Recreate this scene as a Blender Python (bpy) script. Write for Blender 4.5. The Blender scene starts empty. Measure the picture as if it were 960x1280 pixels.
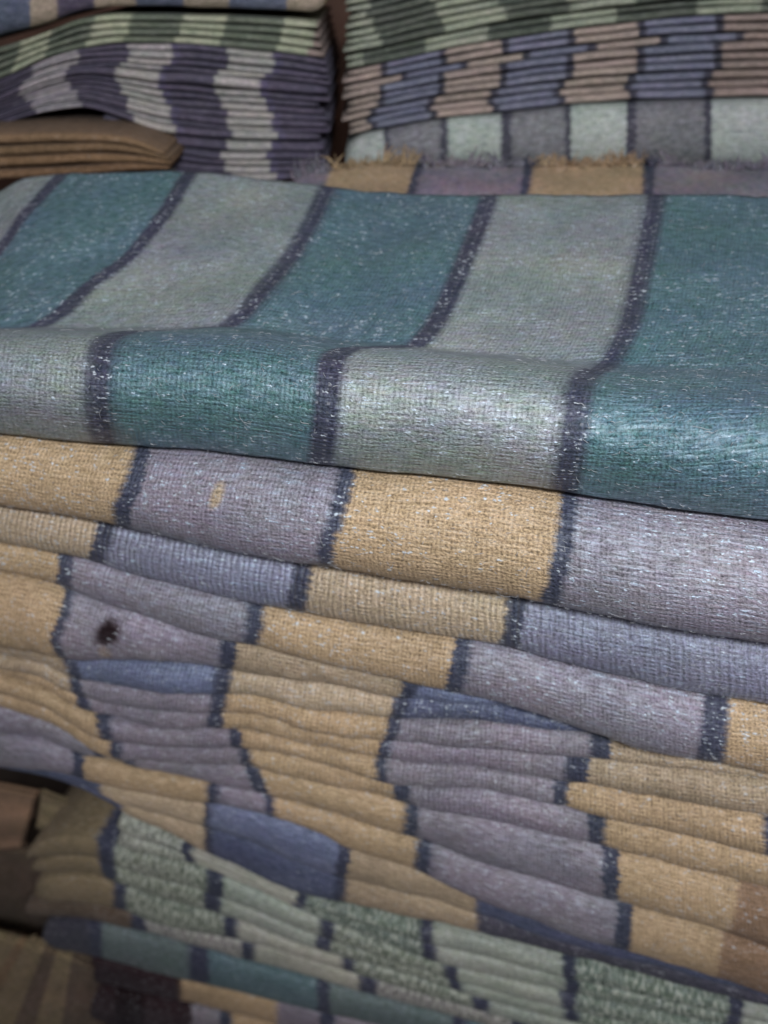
import bpy, math, random
from mathutils import Vector, noise
R = math.radians
random.seed(7)
S = bpy.context.scene
COL = S.collection

# ------------------------------------------------------------------ camera, world, light, exposure
PITCH = 35.0
FPX = 1029.0                      # focal length in photo pixels (960 x 1280)
cam_d = bpy.data.cameras.new("camera")
cam = bpy.data.objects.new("camera", cam_d)
COL.objects.link(cam)
cam.location = (0, 0, 0)
cam.rotation_euler = (R(90 - PITCH), 0, 0)
cam_d.sensor_fit = 'AUTO'
cam_d.sensor_width = 36.0
cam_d.lens = FPX / 1280 * 36.0
cam_d.clip_start = 0.01
cam_d.clip_end = 50
cam_d.dof.use_dof = True
cam_d.dof.focus_distance = 0.53
cam_d.dof.aperture_fstop = 4.2
S.camera = cam

W = bpy.data.worlds.new("World")
S.world = W
W.use_nodes = True
bg = W.node_tree.nodes['Background']
bg.inputs[0].default_value = (0.76, 0.68, 0.68, 1)
bg.inputs[1].default_value = 0.27

def area(name, loc, target, size, power, color):
    d = bpy.data.lights.new(name, 'AREA')
    d.shape = 'RECTANGLE'; d.size = size[0]; d.size_y = size[1]
    d.energy = power; d.color = color
    o = bpy.data.objects.new(name, d); COL.objects.link(o)
    o.location = loc
    o.rotation_euler = (Vector(target) - Vector(loc)).to_track_quat('-Z', 'Y').to_euler()
    return o
area("shop_light", (0.12, -0.42, 0.47), (0.10, 0.55, -0.35), (0.50, 0.14), 20.0, (0.95, 0.97, 1.0))

S.view_settings.view_transform = 'Standard'
S.view_settings.look = 'None'
S.view_settings.exposure = 0.0
S.view_settings.gamma = 1.0

# ------------------------------------------------------------------ helpers
CP, SP = math.cos(R(PITCH)), math.sin(R(PITCH))
def on_plane(px, py, y0, yaw=0.0):
    """photo pixel -> point on the upright plane  Y = y0 + yaw*X"""
    dx = (px - 480) / FPX; dv = -(py - 640) / FPX
    d = Vector((dx, CP + dv * SP, -SP + dv * CP))
    t = y0 / (d.y - yaw * d.x)
    return d * t

def px_of(p):
    return 480 + FPX*p.x/(p.y*CP - p.z*SP)
def curve(pts):
    """monotone cubic through (x, y) points, straight beyond the ends"""
    xs = [p[0] for p in pts]; ys = [p[1] for p in pts]; n = len(xs)
    if n == 1: return lambda x: ys[0]
    h = [xs[i+1]-xs[i] for i in range(n-1)]
    dl = [(ys[i+1]-ys[i])/h[i] for i in range(n-1)]
    m = [dl[0]] + [0]*(n-2) + [dl[-1]]
    for i in range(1, n-1):
        if dl[i-1]*dl[i] > 0:
            w1 = 2*h[i]+h[i-1]; w2 = h[i]+2*h[i-1]
            m[i] = (w1+w2)/(w1/dl[i-1]+w2/dl[i])
    def f(x):
        if x <= xs[0]: return ys[0] + (x-xs[0])*m[0]
        if x >= xs[-1]: return ys[-1] + (x-xs[-1])*m[-1]
        i = 0
        while x > xs[i+1]: i += 1
        t = (x-xs[i])/h[i]
        return ((1+2*t)*(1-t)**2*ys[i] + t*(1-t)**2*h[i]*m[i]
                + t*t*(3-2*t)*ys[i+1] + t*t*(t-1)*h[i]*m[i+1])
    return f

def pw(xs, us, x):
    """piecewise linear with linear extrapolation"""
    i = 0
    while i < len(xs)-2 and x > xs[i+1]: i += 1
    d = xs[i+1]-xs[i]
    return us[i] + (us[i+1]-us[i])*((x-xs[i])/d if abs(d) > 1e-6 else 0)

def lin(c):
    c = c.lstrip('#'); v = [int(c[i:i+2], 16)/255 for i in (0, 2, 4)]
    return tuple(x/12.92 if x <= .04045 else ((x+.055)/1.055)**2.4 for x in v)

# dyed wool colours: base colour (sRGB hex of the albedo), slub amount
DYE = {
 'teal':   ('#4a6c75', 0.0), 'grey':  ('#858c8b', 0.0), 'ink':   ('#3a3d50', 0.0),
 'ochre':  ('#ad916c', 0.0), 'mauve': ('#827883', 0.0), 'ochre2':('#a18c70', 0.0),
 'plum':   ('#7d7b92', 0.0), 'blue':  ('#666d8b', 0.0), 'navy':  ('#4c526e', 0.0),
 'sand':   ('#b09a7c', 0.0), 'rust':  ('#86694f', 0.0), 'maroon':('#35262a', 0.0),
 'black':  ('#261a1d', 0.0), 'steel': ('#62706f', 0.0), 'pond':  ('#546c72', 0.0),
 'sage':   ('#a0a698', 0.25),'slub':  ('#8b9280', 1.0), 'slubg': ('#7b8a7a', 1.0),
 'pink':   ('#9a9490', 0.9), 'cream': ('#aaa898', 0.15),'frag':  ('#a9a99c', 1.0),
 'brown':  ('#857456', 0.0), 'umber': ('#80684c', 0.0), 'dusk':  ('#665646', 0.0),  # brown and dusk also hold shade on the lower pile's left ends
 'olive':  ('#6c7364', 0.0), 'lime':  ('#a9ad93', 0.0), 'grape': ('#575163', 0.0),
 'ash':    ('#a09aa0', 0.0), 'ash2':  ('#a6a29f', 0.0), 'denim': ('#62697e', 0.0),
 'tan':    ('#a89884', 0.0), 'moss':  ('#5a6056', 0.0), 'fern':  ('#979d8a', 0.0),
 'peach':  ('#a49389', 0.0), 'slate': ('#74768a', 0.0), 'char':  ('#77767a', 0.0),
 'pale':   ('#a3aba4', 0.0), 'violet':('#5c5670', 0.0), 'clay':  ('#94827a', 0.0),
 'coal':   ('#454450', 0.0),
}
NG = {}
def weave_group():
    """one shared cloth shader: Color + Slub in, shader out"""
    g = bpy.data.node_groups.new('woven_wool', 'ShaderNodeTree')
    I = g.interface
    I.new_socket('Color', in_out='INPUT', socket_type='NodeSocketColor')
    for nm, dv in (('Slub', 0), ('Rib', .3), ('Lint', 1), ('Stitch', 0), ('Mottle', 1)):
        s = I.new_socket(nm, in_out='INPUT', socket_type='NodeSocketFloat'); s.default_value = dv
    I.new_socket('BSDF', in_out='OUTPUT', socket_type='NodeSocketShader')
    N = g.nodes; L = g.links
    gi = N.new('NodeGroupInput'); go = N.new('NodeGroupOutput')
    uv = N.new('ShaderNodeUVMap'); uv.uv_map = 'weave'
    def math_(op, a, b=None, c=None, clamp=False):
        n = N.new('ShaderNodeMath'); n.operation = op; n.use_clamp = clamp
        for i, v in enumerate((a, b, c)):
            if v is None: continue
            if isinstance(v, (int, float)): n.inputs[i].default_value = v
            else: L.new(v, n.inputs[i])
        return n.outputs[0]
    def mapped(sx, sy):
        m = N.new('ShaderNodeMapping'); m.inputs['Scale'].default_value = (sx, sy, 1)
        L.new(uv.outputs[0], m.inputs['Vector']); return m.outputs[0]
    def noi(sx, sy, detail=2, rough=.5):
        n = N.new('ShaderNodeTexNoise'); n.noise_dimensions = '2D'
        n.inputs['Scale'].default_value = 1; n.inputs['Detail'].default_value = detail
        n.inputs['Roughness'].default_value = rough
        L.new(mapped(sx, sy), n.inputs['Vector']); return n.outputs['Fac'], n.outputs['Color']
    def mix(fac, a, b, blend='MIX'):
        n = N.new('ShaderNodeMix'); n.data_type = 'RGBA'; n.blend_type = blend
        if isinstance(fac, (int, float)): n.inputs[0].default_value = fac
        else: L.new(fac, n.inputs[0])
        for i, v in ((6, a), (7, b)):
            if isinstance(v, tuple): n.inputs[i].default_value = v
            else: L.new(v, n.inputs[i])
        return n.outputs[2]
    def ramp(x, a, b):
        n = N.new('ShaderNodeMapRange'); n.inputs[1].default_value = a; n.inputs[2].default_value = b
        L.new(x, n.inputs[0]); return n.outputs[0]
    # heathered yarn: fine light/dark fibres, hue drift, worn large patches
    fine, finec = noi(480, 720, 2, .75)
    mid, midc = noi(90, 210, 3, .6)
    big, bigc = noi(9, 14, 3, .6)
    weft, _ = noi(45, 800, 3, .6)       # thin weft streaks along the fold
    k = math_('MULTIPLY_ADD', math_('SUBTRACT', fine, .5), 2.3, 1.0)
    k = math_('MULTIPLY_ADD', math_('SUBTRACT', mid, .5), .9, k)
    k = math_('MULTIPLY_ADD', math_('SUBTRACT', big, .5), .5, k)
    k = math_('MULTIPLY_ADD', math_('SUBTRACT', weft, .5), .5, k)
    # woven rows: broken pale dashes along the fold, crossed by faint warp lines
    sp0 = N.new('ShaderNodeSeparateXYZ'); L.new(uv.outputs[0], sp0.inputs[0])
    dsh, _ = noi(150, 40, 2, .6)
    row = math_('SINE', math_('MULTIPLY_ADD', sp0.outputs[1], 2*math.pi/.0042, math_('MULTIPLY', mid, 3.0)))
    wrp = math_('SINE', math_('MULTIPLY_ADD', sp0.outputs[0], 2*math.pi/.0036, math_('MULTIPLY', mid, 4.0)))
    rowk = math_('MULTIPLY', row, ramp(dsh, .40, .62))
    k = math_('MULTIPLY_ADD', rowk, .22, k)
    k = math_('MULTIPLY_ADD', wrp, .09, k)
    k = math_('MAXIMUM', k, .25)
    kk = N.new('ShaderNodeCombineColor')
    for i in range(3): L.new(k, kk.inputs[i])
    col = mix(1.0, gi.outputs['Color'], kk.outputs[0], 'MULTIPLY')
    hue = mix(.75, (.5, .5, .5, 1), midc)
    hue2 = mix(.4, hue, bigc)
    sc0 = N.new('ShaderNodeSeparateColor'); L.new(gi.outputs['Color'], sc0.inputs[0])
    ratio = ramp(math_('DIVIDE', sc0.outputs[2], math_('ADD', sc0.outputs[0], .02)), .3, .9)
    h2 = N.new('ShaderNodeVectorMath'); h2.operation = 'SCALE'; h2.inputs['Scale'].default_value = 2.0
    L.new(hue2, h2.inputs[0])
    col = mix(math_('MULTIPLY', gi.outputs['Mottle'], math_('MULTIPLY_ADD', ratio, .65, .2)), col, h2.outputs[0], 'MULTIPLY')
    hs = N.new('ShaderNodeHueSaturation'); hs.inputs['Saturation'].default_value = .88; L.new(col, hs.inputs['Color'])
    col = hs.outputs[0]
    # slubs: thick pale threads standing across the fold
    sl, _ = noi(260, 75, 2, .7); sl2, _ = noi(60, 60, 2, .5)
    slm = math_('MULTIPLY', ramp(sl, .5, .66), gi.outputs['Slub'], clamp=True)
    sld = math_('MULTIPLY', ramp(sl, .5, .36), gi.outputs['Slub'], clamp=True)
    col = mix(math_('MULTIPLY', slm, .80), col, (.56, .58, .50, 1))
    col = mix(math_('MULTIPLY', sld, .70), col, (.05, .065, .05, 1))
    # stitched dots in the dark bands
    sep = N.new('ShaderNodeSeparateXYZ'); L.new(uv.outputs[0], sep.inputs[0])
    sy = math_('SINE', math_('MULTIPLY', sep.outputs[1], 2*math.pi/.0062))
    sx = math_('SINE', math_('MULTIPLY', sep.outputs[0], 2*math.pi/.0085))
    dot = math_('MULTIPLY', math_('MULTIPLY', ramp(sx, .45, .9), ramp(sy, .35, .9), clamp=True), gi.outputs['Stitch'])
    dn, _ = noi(120, 120)
    dot = math_('MULTIPLY', dot, ramp(dn, .4, .6), clamp=True)
    col = mix(math_('MULTIPLY', dot, .42), col, (.42, .43, .48, 1))
    # lint and broken fibres
    def specks(sx, sy, thr, keep, seed):
        v = N.new('ShaderNodeTexVoronoi'); v.voronoi_dimensions = '2D'; v.feature = 'F1'
        v.inputs['Scale'].default_value = 1
        m = N.new('ShaderNodeMapping'); m.inputs['Scale'].default_value = (sx, sy, 1)
        m.inputs['Location'].default_value = (seed, seed*1.7, 0); m.inputs['Rotation'].default_value = (0, 0, .06*seed)
        w, wc = noi(300, 300)
        off = N.new('ShaderNodeVectorMath'); off.operation = 'MULTIPLY_ADD'
        L.new(wc, off.inputs[0]); off.inputs[1].default_value = (.003, .003, 0); L.new(uv.outputs[0], off.inputs[2])
        L.new(off.outputs[0], m.inputs['Vector']); L.new(m.outputs[0], v.inputs['Vector'])
        near = math_('MULTIPLY', ramp(v.outputs['Distance'], thr, thr*.5), 1.0, clamp=True)
        s = N.new('ShaderNodeSeparateColor'); L.new(v.outputs['Color'], s.inputs[0])
        dens = math_('MULTIPLY_ADD', ramp(mid, .50, .68), math_('MULTIPLY_ADD', ramp(big, .42, .60), 1.7, .4), math_('MULTIPLY', ramp(big, .45, .62), .25))
        on = math_('LESS_THAN', s.outputs[0], math_('MULTIPLY', dens, keep))
        return math_('MULTIPLY', near, on)
    sp = math_('MAXIMUM', specks(120, 420, .34, .09, 1.3), specks(230, 560, .44, .13, 3.1))
    sp = math_('MAXIMUM', sp, specks(105, 150, .21, .08, 5.3))
    sp = math_('MULTIPLY', sp, gi.outputs['Lint'], clamp=True)
    col = mix(math_('MULTIPLY', sp, .70), col, (.72, .76, .80, 1))
    # bump
    ribw, _ = noi(25, 40)
    rp = math_('ADD', math_('MULTIPLY', sep.outputs[0], 2*math.pi/.0054), math_('MULTIPLY', ribw, 9.0))
    rib = math_('MULTIPLY', math_('SINE', rp), gi.outputs['Rib'])
    wf = math_('SINE', math_('ADD', math_('MULTIPLY', sep.outputs[1], 2*math.pi/.0026), math_('MULTIPLY', mid, 14.0)))
    hgt = math_('MULTIPLY_ADD', rib, .75, math_('MULTIPLY', wf, .10))
    hgt = math_('MULTIPLY_ADD', rowk, .45, hgt)
    hgt = math_('MULTIPLY_ADD', wrp, .2, hgt)
    hgt = math_('MULTIPLY_ADD', fine, 1.5, hgt)
    hgt = math_('MULTIPLY_ADD', mid, .9, hgt)
    hgt = math_('MULTIPLY_ADD', slm, .9, hgt)
    hgt = math_('MULTIPLY_ADD', sp, 1.0, hgt)
    bp = N.new('ShaderNodeBump'); bp.inputs['Strength'].default_value = .6; bp.inputs['Distance'].default_value = .0011
    L.new(hgt, bp.inputs['Height'])
    # rib valleys are mixed towards a dark tone
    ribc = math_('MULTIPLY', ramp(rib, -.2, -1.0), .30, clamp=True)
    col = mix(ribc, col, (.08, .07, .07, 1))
    b = N.new('ShaderNodeBsdfPrincipled')
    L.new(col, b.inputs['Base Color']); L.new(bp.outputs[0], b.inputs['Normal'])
    L.new(math_('MULTIPLY_ADD', fine, .6, .22), b.inputs['Roughness'])
    # the grey, blue and teal yarns carry shiny synthetic fibre, the ochre yarn hardly any
    sc = N.new('ShaderNodeSeparateColor'); L.new(gi.outputs['Color'], sc.inputs[0])
    gl = math_('DIVIDE', sc.outputs[2], math_('ADD', sc.outputs[0], .02))
    gl = ramp(gl, .25, 1.0)
    gl = math_('MULTIPLY', math_('MULTIPLY_ADD', gl, .95, .25), math_('MULTIPLY_ADD', ramp(mid, .35, .7), 1.2, .25))
    gl = math_('MULTIPLY', gl, math_('MULTIPLY_ADD', ramp(sc.outputs[1], .04, .13), .7, .3))
    gl = math_('MULTIPLY', gl, math_('MULTIPLY_ADD', ramp(weft, .38, .64), 1.2, .35))
    gl = math_('MULTIPLY_ADD', sp, .8, gl)
    gl = math_('MULTIPLY', gl, gi.outputs['Lint'])
    L.new(gl, b.inputs['Specular IOR Level'])
    b.inputs['Specular Tint'].default_value = (.80, .92, 1, 1)
    b.inputs['IOR'].default_value = 1.6
    L.new(math_('MULTIPLY', gl, .33), b.inputs['Coat Weight'])
    b.inputs['Coat Roughness'].default_value = .40
    b.inputs['Coat Tint'].default_value = (.76, .89, 1, 1)
    bp2 = N.new('ShaderNodeBump'); bp2.inputs['Strength'].default_value = .35; bp2.inputs['Distance'].default_value = .0009
    L.new(hgt, bp2.inputs['Height']); L.new(bp2.outputs[0], b.inputs['Coat Normal'])
    b.inputs['Sheen Weight'].default_value = .04
    b.inputs['Sheen Roughness'].default_value = .4
    b.inputs['Sheen Tint'].default_value = (.75, .85, 1, 1)
    L.new(b.outputs[0], go.inputs[0])
    return g
NG['w'] = weave_group()

def cloth_mat(name, stops, rib=.3, lint=1.0, stitch=0.0, jag=.0035, marks=(), tint=(1, 1, 1), mottle=1.0, soft=.0016):
    """stops: [(u_end, dye)] left to right over stripe-u 0..1"""
    m = bpy.data.materials.new(name); m.use_nodes = True
    N = m.node_tree.nodes; L = m.node_tree.links; N.clear()
    out = N.new('ShaderNodeOutputMaterial')
    g = N.new('ShaderNodeGroup'); g.node_tree = NG['w']
    uv = N.new('ShaderNodeUVMap'); uv.uv_map = 'stripe'
    uw = N.new('ShaderNodeUVMap'); uw.uv_map = 'weave'
    mp = N.new('ShaderNodeMapping'); mp.inputs['Scale'].default_value = (60, 300, 1)
    L.new(uw.outputs[0], mp.inputs[0])
    n = N.new('ShaderNodeTexNoise'); n.noise_dimensions = '2D'; n.inputs['Scale'].default_value = 1
    n.inputs['Detail'].default_value = 3
    L.new(mp.outputs[0], n.inputs[0])
    sx = N.new('ShaderNodeSeparateXYZ'); L.new(uv.outputs[0], sx.inputs[0])
    a = N.new('ShaderNodeMath'); a.operation = 'SUBTRACT'; L.new(n.outputs['Fac'], a.inputs[0]); a.inputs[1].default_value = .5
    b = N.new('ShaderNodeMath'); b.operation = 'MULTIPLY_ADD'; L.new(a.outputs[0], b.inputs[0]); b.inputs[1].default_value = jag*4
    L.new(sx.outputs[0], b.inputs[2])
    def ramp(vals):
        r = N.new('ShaderNodeValToRGB'); r.color_ramp.interpolation = 'LINEAR'
        L.new(b.outputs[0], r.inputs[0]); e = r.color_ramp.elements
        keys = []
        prev = 0.0
        for i, (u, c) in enumerate(zip([s[0] for s in stops], vals)):
            lo = prev + (soft if i else 0); hi = u - soft
            if i == len(stops)-1: hi = 1.0
            if hi <= lo: hi = lo + 1e-4
            keys.append((min(max(lo, 0), 1), c)); keys.append((min(max(hi, 0), 1), c)); prev = u
        # at most 32
        if len(keys) > 32:
            r.color_ramp.interpolation = 'CONSTANT'; keys = keys[::2]
        e[0].position = keys[0][0]; e[0].color = keys[0][1]
        e[1].position = keys[-1][0]; e[1].color = keys[-1][1]
        for p, c in keys[1:-1]:
            k = e.new(p); k.color = c
        return r.outputs[0]
    cols = []
    for s in stops:
        c = lin(DYE[s[1]][0]); cols.append(tuple(c[i]*tint[i] for i in range(3)) + (1,))
    cr = ramp(cols)
    for (mu, mv, ru, rv, dye) in marks:       # woven flecks and burns, placed on the cloth's own stripe map
        sb = N.new('ShaderNodeVectorMath'); sb.operation = 'SUBTRACT'; L.new(uv.outputs[0], sb.inputs[0]); sb.inputs[1].default_value = (mu, mv, 0)
        dv = N.new('ShaderNodeVectorMath'); dv.operation = 'DIVIDE'; L.new(sb.outputs[0], dv.inputs[0]); dv.inputs[1].default_value = (ru, rv, 1)
        ln = N.new('ShaderNodeVectorMath'); ln.operation = 'LENGTH'; L.new(dv.outputs[0], ln.inputs[0])
        ad = N.new('ShaderNodeMath'); ad.operation = 'MULTIPLY_ADD'; L.new(n.outputs['Fac'], ad.inputs[0]); ad.inputs[1].default_value = .45; L.new(ln.outputs['Value'], ad.inputs[2])
        mr = N.new('ShaderNodeMapRange'); mr.inputs[1].default_value = 1.40; mr.inputs[2].default_value = .70; L.new(ad.outputs[0], mr.inputs[0])
        mx = N.new('ShaderNodeMix'); mx.data_type = 'RGBA'; L.new(mr.outputs[0], mx.inputs[0]); L.new(cr, mx.inputs[6])
        mx.inputs[7].default_value = lin(DYE[dye][0]) + (1,); cr = mx.outputs[2]
    L.new(cr, g.inputs['Color'])
    if any(DYE[s[1]][1] > 0 for s in stops):
        L.new(ramp([(DYE[s[1]][1],)*3 + (1,) for s in stops]), g.inputs['Slub'])
    if stitch:
        r = ramp([((stitch if s[1] in ('ink', 'coal') else 0),)*3 + (1,) for s in stops]); L.new(r, g.inputs['Stitch'])
    g.inputs['Rib'].default_value = rib; g.inputs['Lint'].default_value = lint; g.inputs['Mottle'].default_value = mottle
    L.new(g.outputs[0], out.inputs[0])
    return m

def plain_mat(name, hexa, rough=.8, scale=40):
    m = bpy.data.materials.new(name); m.use_nodes = True
    N = m.node_tree.nodes; L = m.node_tree.links
    b = N['Principled BSDF']; b.inputs['Roughness'].default_value = rough
    t = N.new('ShaderNodeTexCoord'); n = N.new('ShaderNodeTexNoise'); n.inputs['Scale'].default_value = scale; n.inputs['Detail'].default_value = 5
    L.new(t.outputs['Object'], n.inputs[0])
    r = N.new('ShaderNodeValToRGB'); c = lin(hexa)
    r.color_ramp.elements[0].color = tuple(x*.6 for x in c) + (1,); r.color_ramp.elements[1].color = tuple(min(1, x*1.3) for x in c) + (1,)
    r.color_ramp.elements[0].position = .3; r.color_ramp.elements[1].position = .7
    L.new(n.outputs['Fac'], r.inputs[0]); L.new(r.outputs[0], b.inputs['Base Color'])
    bp = N.new('ShaderNodeBump'); bp.inputs['Strength'].default_value = .3; bp.inputs['Distance'].default_value = .003
    L.new(n.outputs['Fac'], bp.inputs['Height']); L.new(bp.outputs[0], b.inputs['Normal'])
    return m

def tag(o, label=None, cat=None, group=None, kind=None):
    if label: o['label'] = label
    if cat: o['category'] = cat
    if group: o['group'] = group
    if kind: o['kind'] = kind
    return o

def link_mesh(name, verts, faces, mat, parent=None, uvs=None, smooth=True):
    me = bpy.data.meshes.new(name)
    me.from_pydata([tuple(v) for v in verts], [], faces)
    if uvs:
        l1 = me.uv_layers.new(name='stripe'); l2 = me.uv_layers.new(name='weave')
        a, b = uvs
        idx = [0]*len(me.loops); me.loops.foreach_get('vertex_index', idx)
        f1 = []; f2 = []
        for i in idx: f1 += a[i]; f2 += b[i]
        l1.data.foreach_set('uv', f1); l2.data.foreach_set('uv', f2)
    if smooth: me.polygons.foreach_set('use_smooth', [True]*len(me.polygons))
    me.materials.append(mat); me.update()
    o = bpy.data.objects.new(name, me); COL.objects.link(o)
    if parent: o.parent = parent
    return o

def slab(name, levels, xl, xr, ncol, mat, u_fn, n_out=Vector((0, -1, 0)), back=.28, wob=.0012, wscale=14, seed=0,
         endr=(0, 0), parent=None):
    """A folded cloth. levels: list of dicts {y: fn(px), off: metres behind the face (fn or number), t: 0..1},
    given from the top surface over the front fold to the underside; closed at the back and both ends."""
    rows = []
    for lv in levels:
        pts = []
        for c in range(ncol+1):
            s = c/ncol; x = xl + (xr-xl)*s
            off = lv['off'](x) if callable(lv['off']) else lv['off']
            xx = x
            p = on_plane(xx, lv['y'](x), lv['Y0'], lv['yaw'])
            # move along the outward direction (towards the buyer), keeping the height
            p = p - n_out*off if lv.get('move', True) else p
            pts.append(p)
        rows.append(pts)
    nl = len(rows)
    base_u = [0.0]
    for c in range(ncol): base_u.append(base_u[-1] + (rows[nl//2][c+1]-rows[nl//2][c]).length)
    # noise
    V = []; U1 = []; U2 = []
    acc = [0.0]*(ncol+1)
    ru = random.uniform(0, 5); rv = random.uniform(0, 5)
    for r in range(nl):
        for c in range(ncol+1):
            p = rows[r][c].copy()
            if r: acc[c] += (rows[r][c]-rows[r-1][c]).length
            q = p*wscale + Vector((seed*3.1, 0, seed*1.7))
            d = noise.noise(q)*wob + noise.noise(q*3.3)*wob*.45 + noise.noise(q*9)*wob*.18
            p += n_out*d; p.z += noise.noise(q*1.3+Vector((9, 2, 4)))*wob*.6
            x = xl + (xr-xl)*c/ncol
            V.append(p); U1.append((u_fn(px_of(p) if r not in (0, nl-1) else x, levels[r]['t'], r), r/nl)); U2.append((base_u[c]+UO[0]*ru, acc[c]+UO[0]*rv))
    # ends: taper
    for side, er in ((0, endr[0]), (1, endr[1])):
        if not er: continue
        mid = nl//2
        for k in range(4):
            c = k if side == 0 else ncol-k
            f = math.sqrt(1-(1-(k+.35)/4.35)**2)
            for r in range(nl):
                i = r*(ncol+1)+c; m = (V[c] + V[(nl-1)*(ncol+1)+c])*.5
                V[i] = m + (V[i]-m)*f
    W_ = ncol+1
    F = [(r*W_+c, (r+1)*W_+c, (r+1)*W_+c+1, r*W_+c+1) for r in range(nl-1) for c in range(ncol)]
    # back
    n0 = len(V)
    for c in range(W_):
        for r, dz in ((0, 0), (nl-1, 0)):
            p = V[r*W_+c] - n_out*back
            V.append(p); U1.append(U1[r*W_+c]); U2.append((U2[r*W_+c][0], U2[r*W_+c][1]+(-back if r == 0 else back)))
    for c in range(ncol):
        a, b = n0+2*c, n0+2*c+2
        F.append((c, c+1, b, a)); F.append(((nl-1)*W_+c+1, (nl-1)*W_+c, a+1, b+1)); F.append((a, b, b+1, a+1))
    F.append(tuple([r*W_ for r in range(nl-1, -1, -1)] + [n0, n0+1]))
    F.append(tuple([r*W_+ncol for r in range(nl)] + [n0+2*ncol+1, n0+2*ncol]))
    return link_mesh(name, V, F, mat, parent, (U1, U2))
UO = [1.0]

YAW = -0.25
BULGE = 1.9
FRONT_N = Vector((YAW, -1, 0)).normalized()

def stripes_setup(stripes, xl, xr):
    """stripes [(dye, xTop[, xMid], xBottom)] -> stops, u function"""
    bounds = []; stops = []
    for i, s in enumerate(stripes):
        xs = list(s[1:]); 
        if len(xs) == 1: xs = [xs[0]]*3
        if len(xs) == 2: xs = [xs[0], (xs[0]+xs[1])/2, xs[1]]
        bounds.append(xs)
    lo, hi = xl-60, max(xr+60, bounds[-1][1]+10)
    ut = [(b[1]-lo)/(hi-lo) for b in bounds[:-1]]
    for i, s in enumerate(stripes):
        stops.append((ut[i] if i < len(ut) else 1.0, s[0]))
    def u(x, t, r=0):
        xs = [lo]
        for b in bounds[:-1]:
            v = (b[0]*(1-2*t)+b[1]*2*t) if t < .5 else (b[1]*(2-2*t)+b[2]*(2*t-1))
            xs.append(v)
        xs.append(hi)
        return pw(xs, [0.0]+ut+[1.0], x)
    return stops, u

def fold_row(name, label, group, T, B, stripes, xl, xr, Y0, yaw, bulge=.55, ncol=110, nlev=14, k=.24, hup=None,
             rib=.3, lint=1.0, stitch=0.0, back=.28, wob=.0012, marks=(), seed=0, endr=(0, 0), hmin=1.5, jag=.0032,
             tint=(1, 1, 1), off0=0.0, cat='blanket', mottle=.32, groove=0.0):
    """One folded blanket seen at its rounded fold, between the curves T and B (visible creases)."""
    stops, u = stripes_setup(stripes, xl, xr)
    span = max(xr+60, list(stripes[-1])[1]+10)-(xl-60)
    mk = []
    for (mx_, my_, rx_, ry_, dye) in marks:      # given where they sit between the two creases
        t = (my_-T(mx_))/(B(mx_)-T(mx_)); v = math.acos(1-2*t)/math.pi
        dv = ry_/(B(mx_)-T(mx_))/max(math.sin(v*math.pi), .3)*.64
        mk.append((u(mx_, t), v, rx_/span, dv, dye))
    m = cloth_mat(name+'_wool', stops, rib, lint, stitch, jag, mk, tint, mottle)
    n_out = Vector((yaw, -1, 0)).normalized()
    def H(x): return max(B(x)-T(x), hmin)
    def top(x):
        h = hup(x) if hup else 0
        return T(x) - k*.5*h
    def bot(x): return T(x)+H(x) - k*.5*H(x)
    levels = []
    mpp = Y0/FPX*1.15
    for i in range(nlev+1):
        ph = math.pi*i/nlev
        t = (1-math.cos(ph))/2
        t = .012 + .976*t
        levels.append(dict(y=(lambda x, t=t: top(x)+(bot(x)-top(x))*t), Y0=Y0, yaw=yaw, t=t,
                           off=(lambda x, ph=ph: off0 - BULGE*bulge*.5*min(H(x), 200)*mpp*max(0.0, math.sin(ph))**.9
                           + groove*H(x)*mpp*math.exp(-((t-.52-.10*math.sin(x/83+seed*1.9))/.075)**2))))
    o = slab(name, levels, xl, xr, ncol, m, u, n_out, back, wob, 14, seed, endr)
    tag(o, label, cat, group)
    return o

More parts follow.
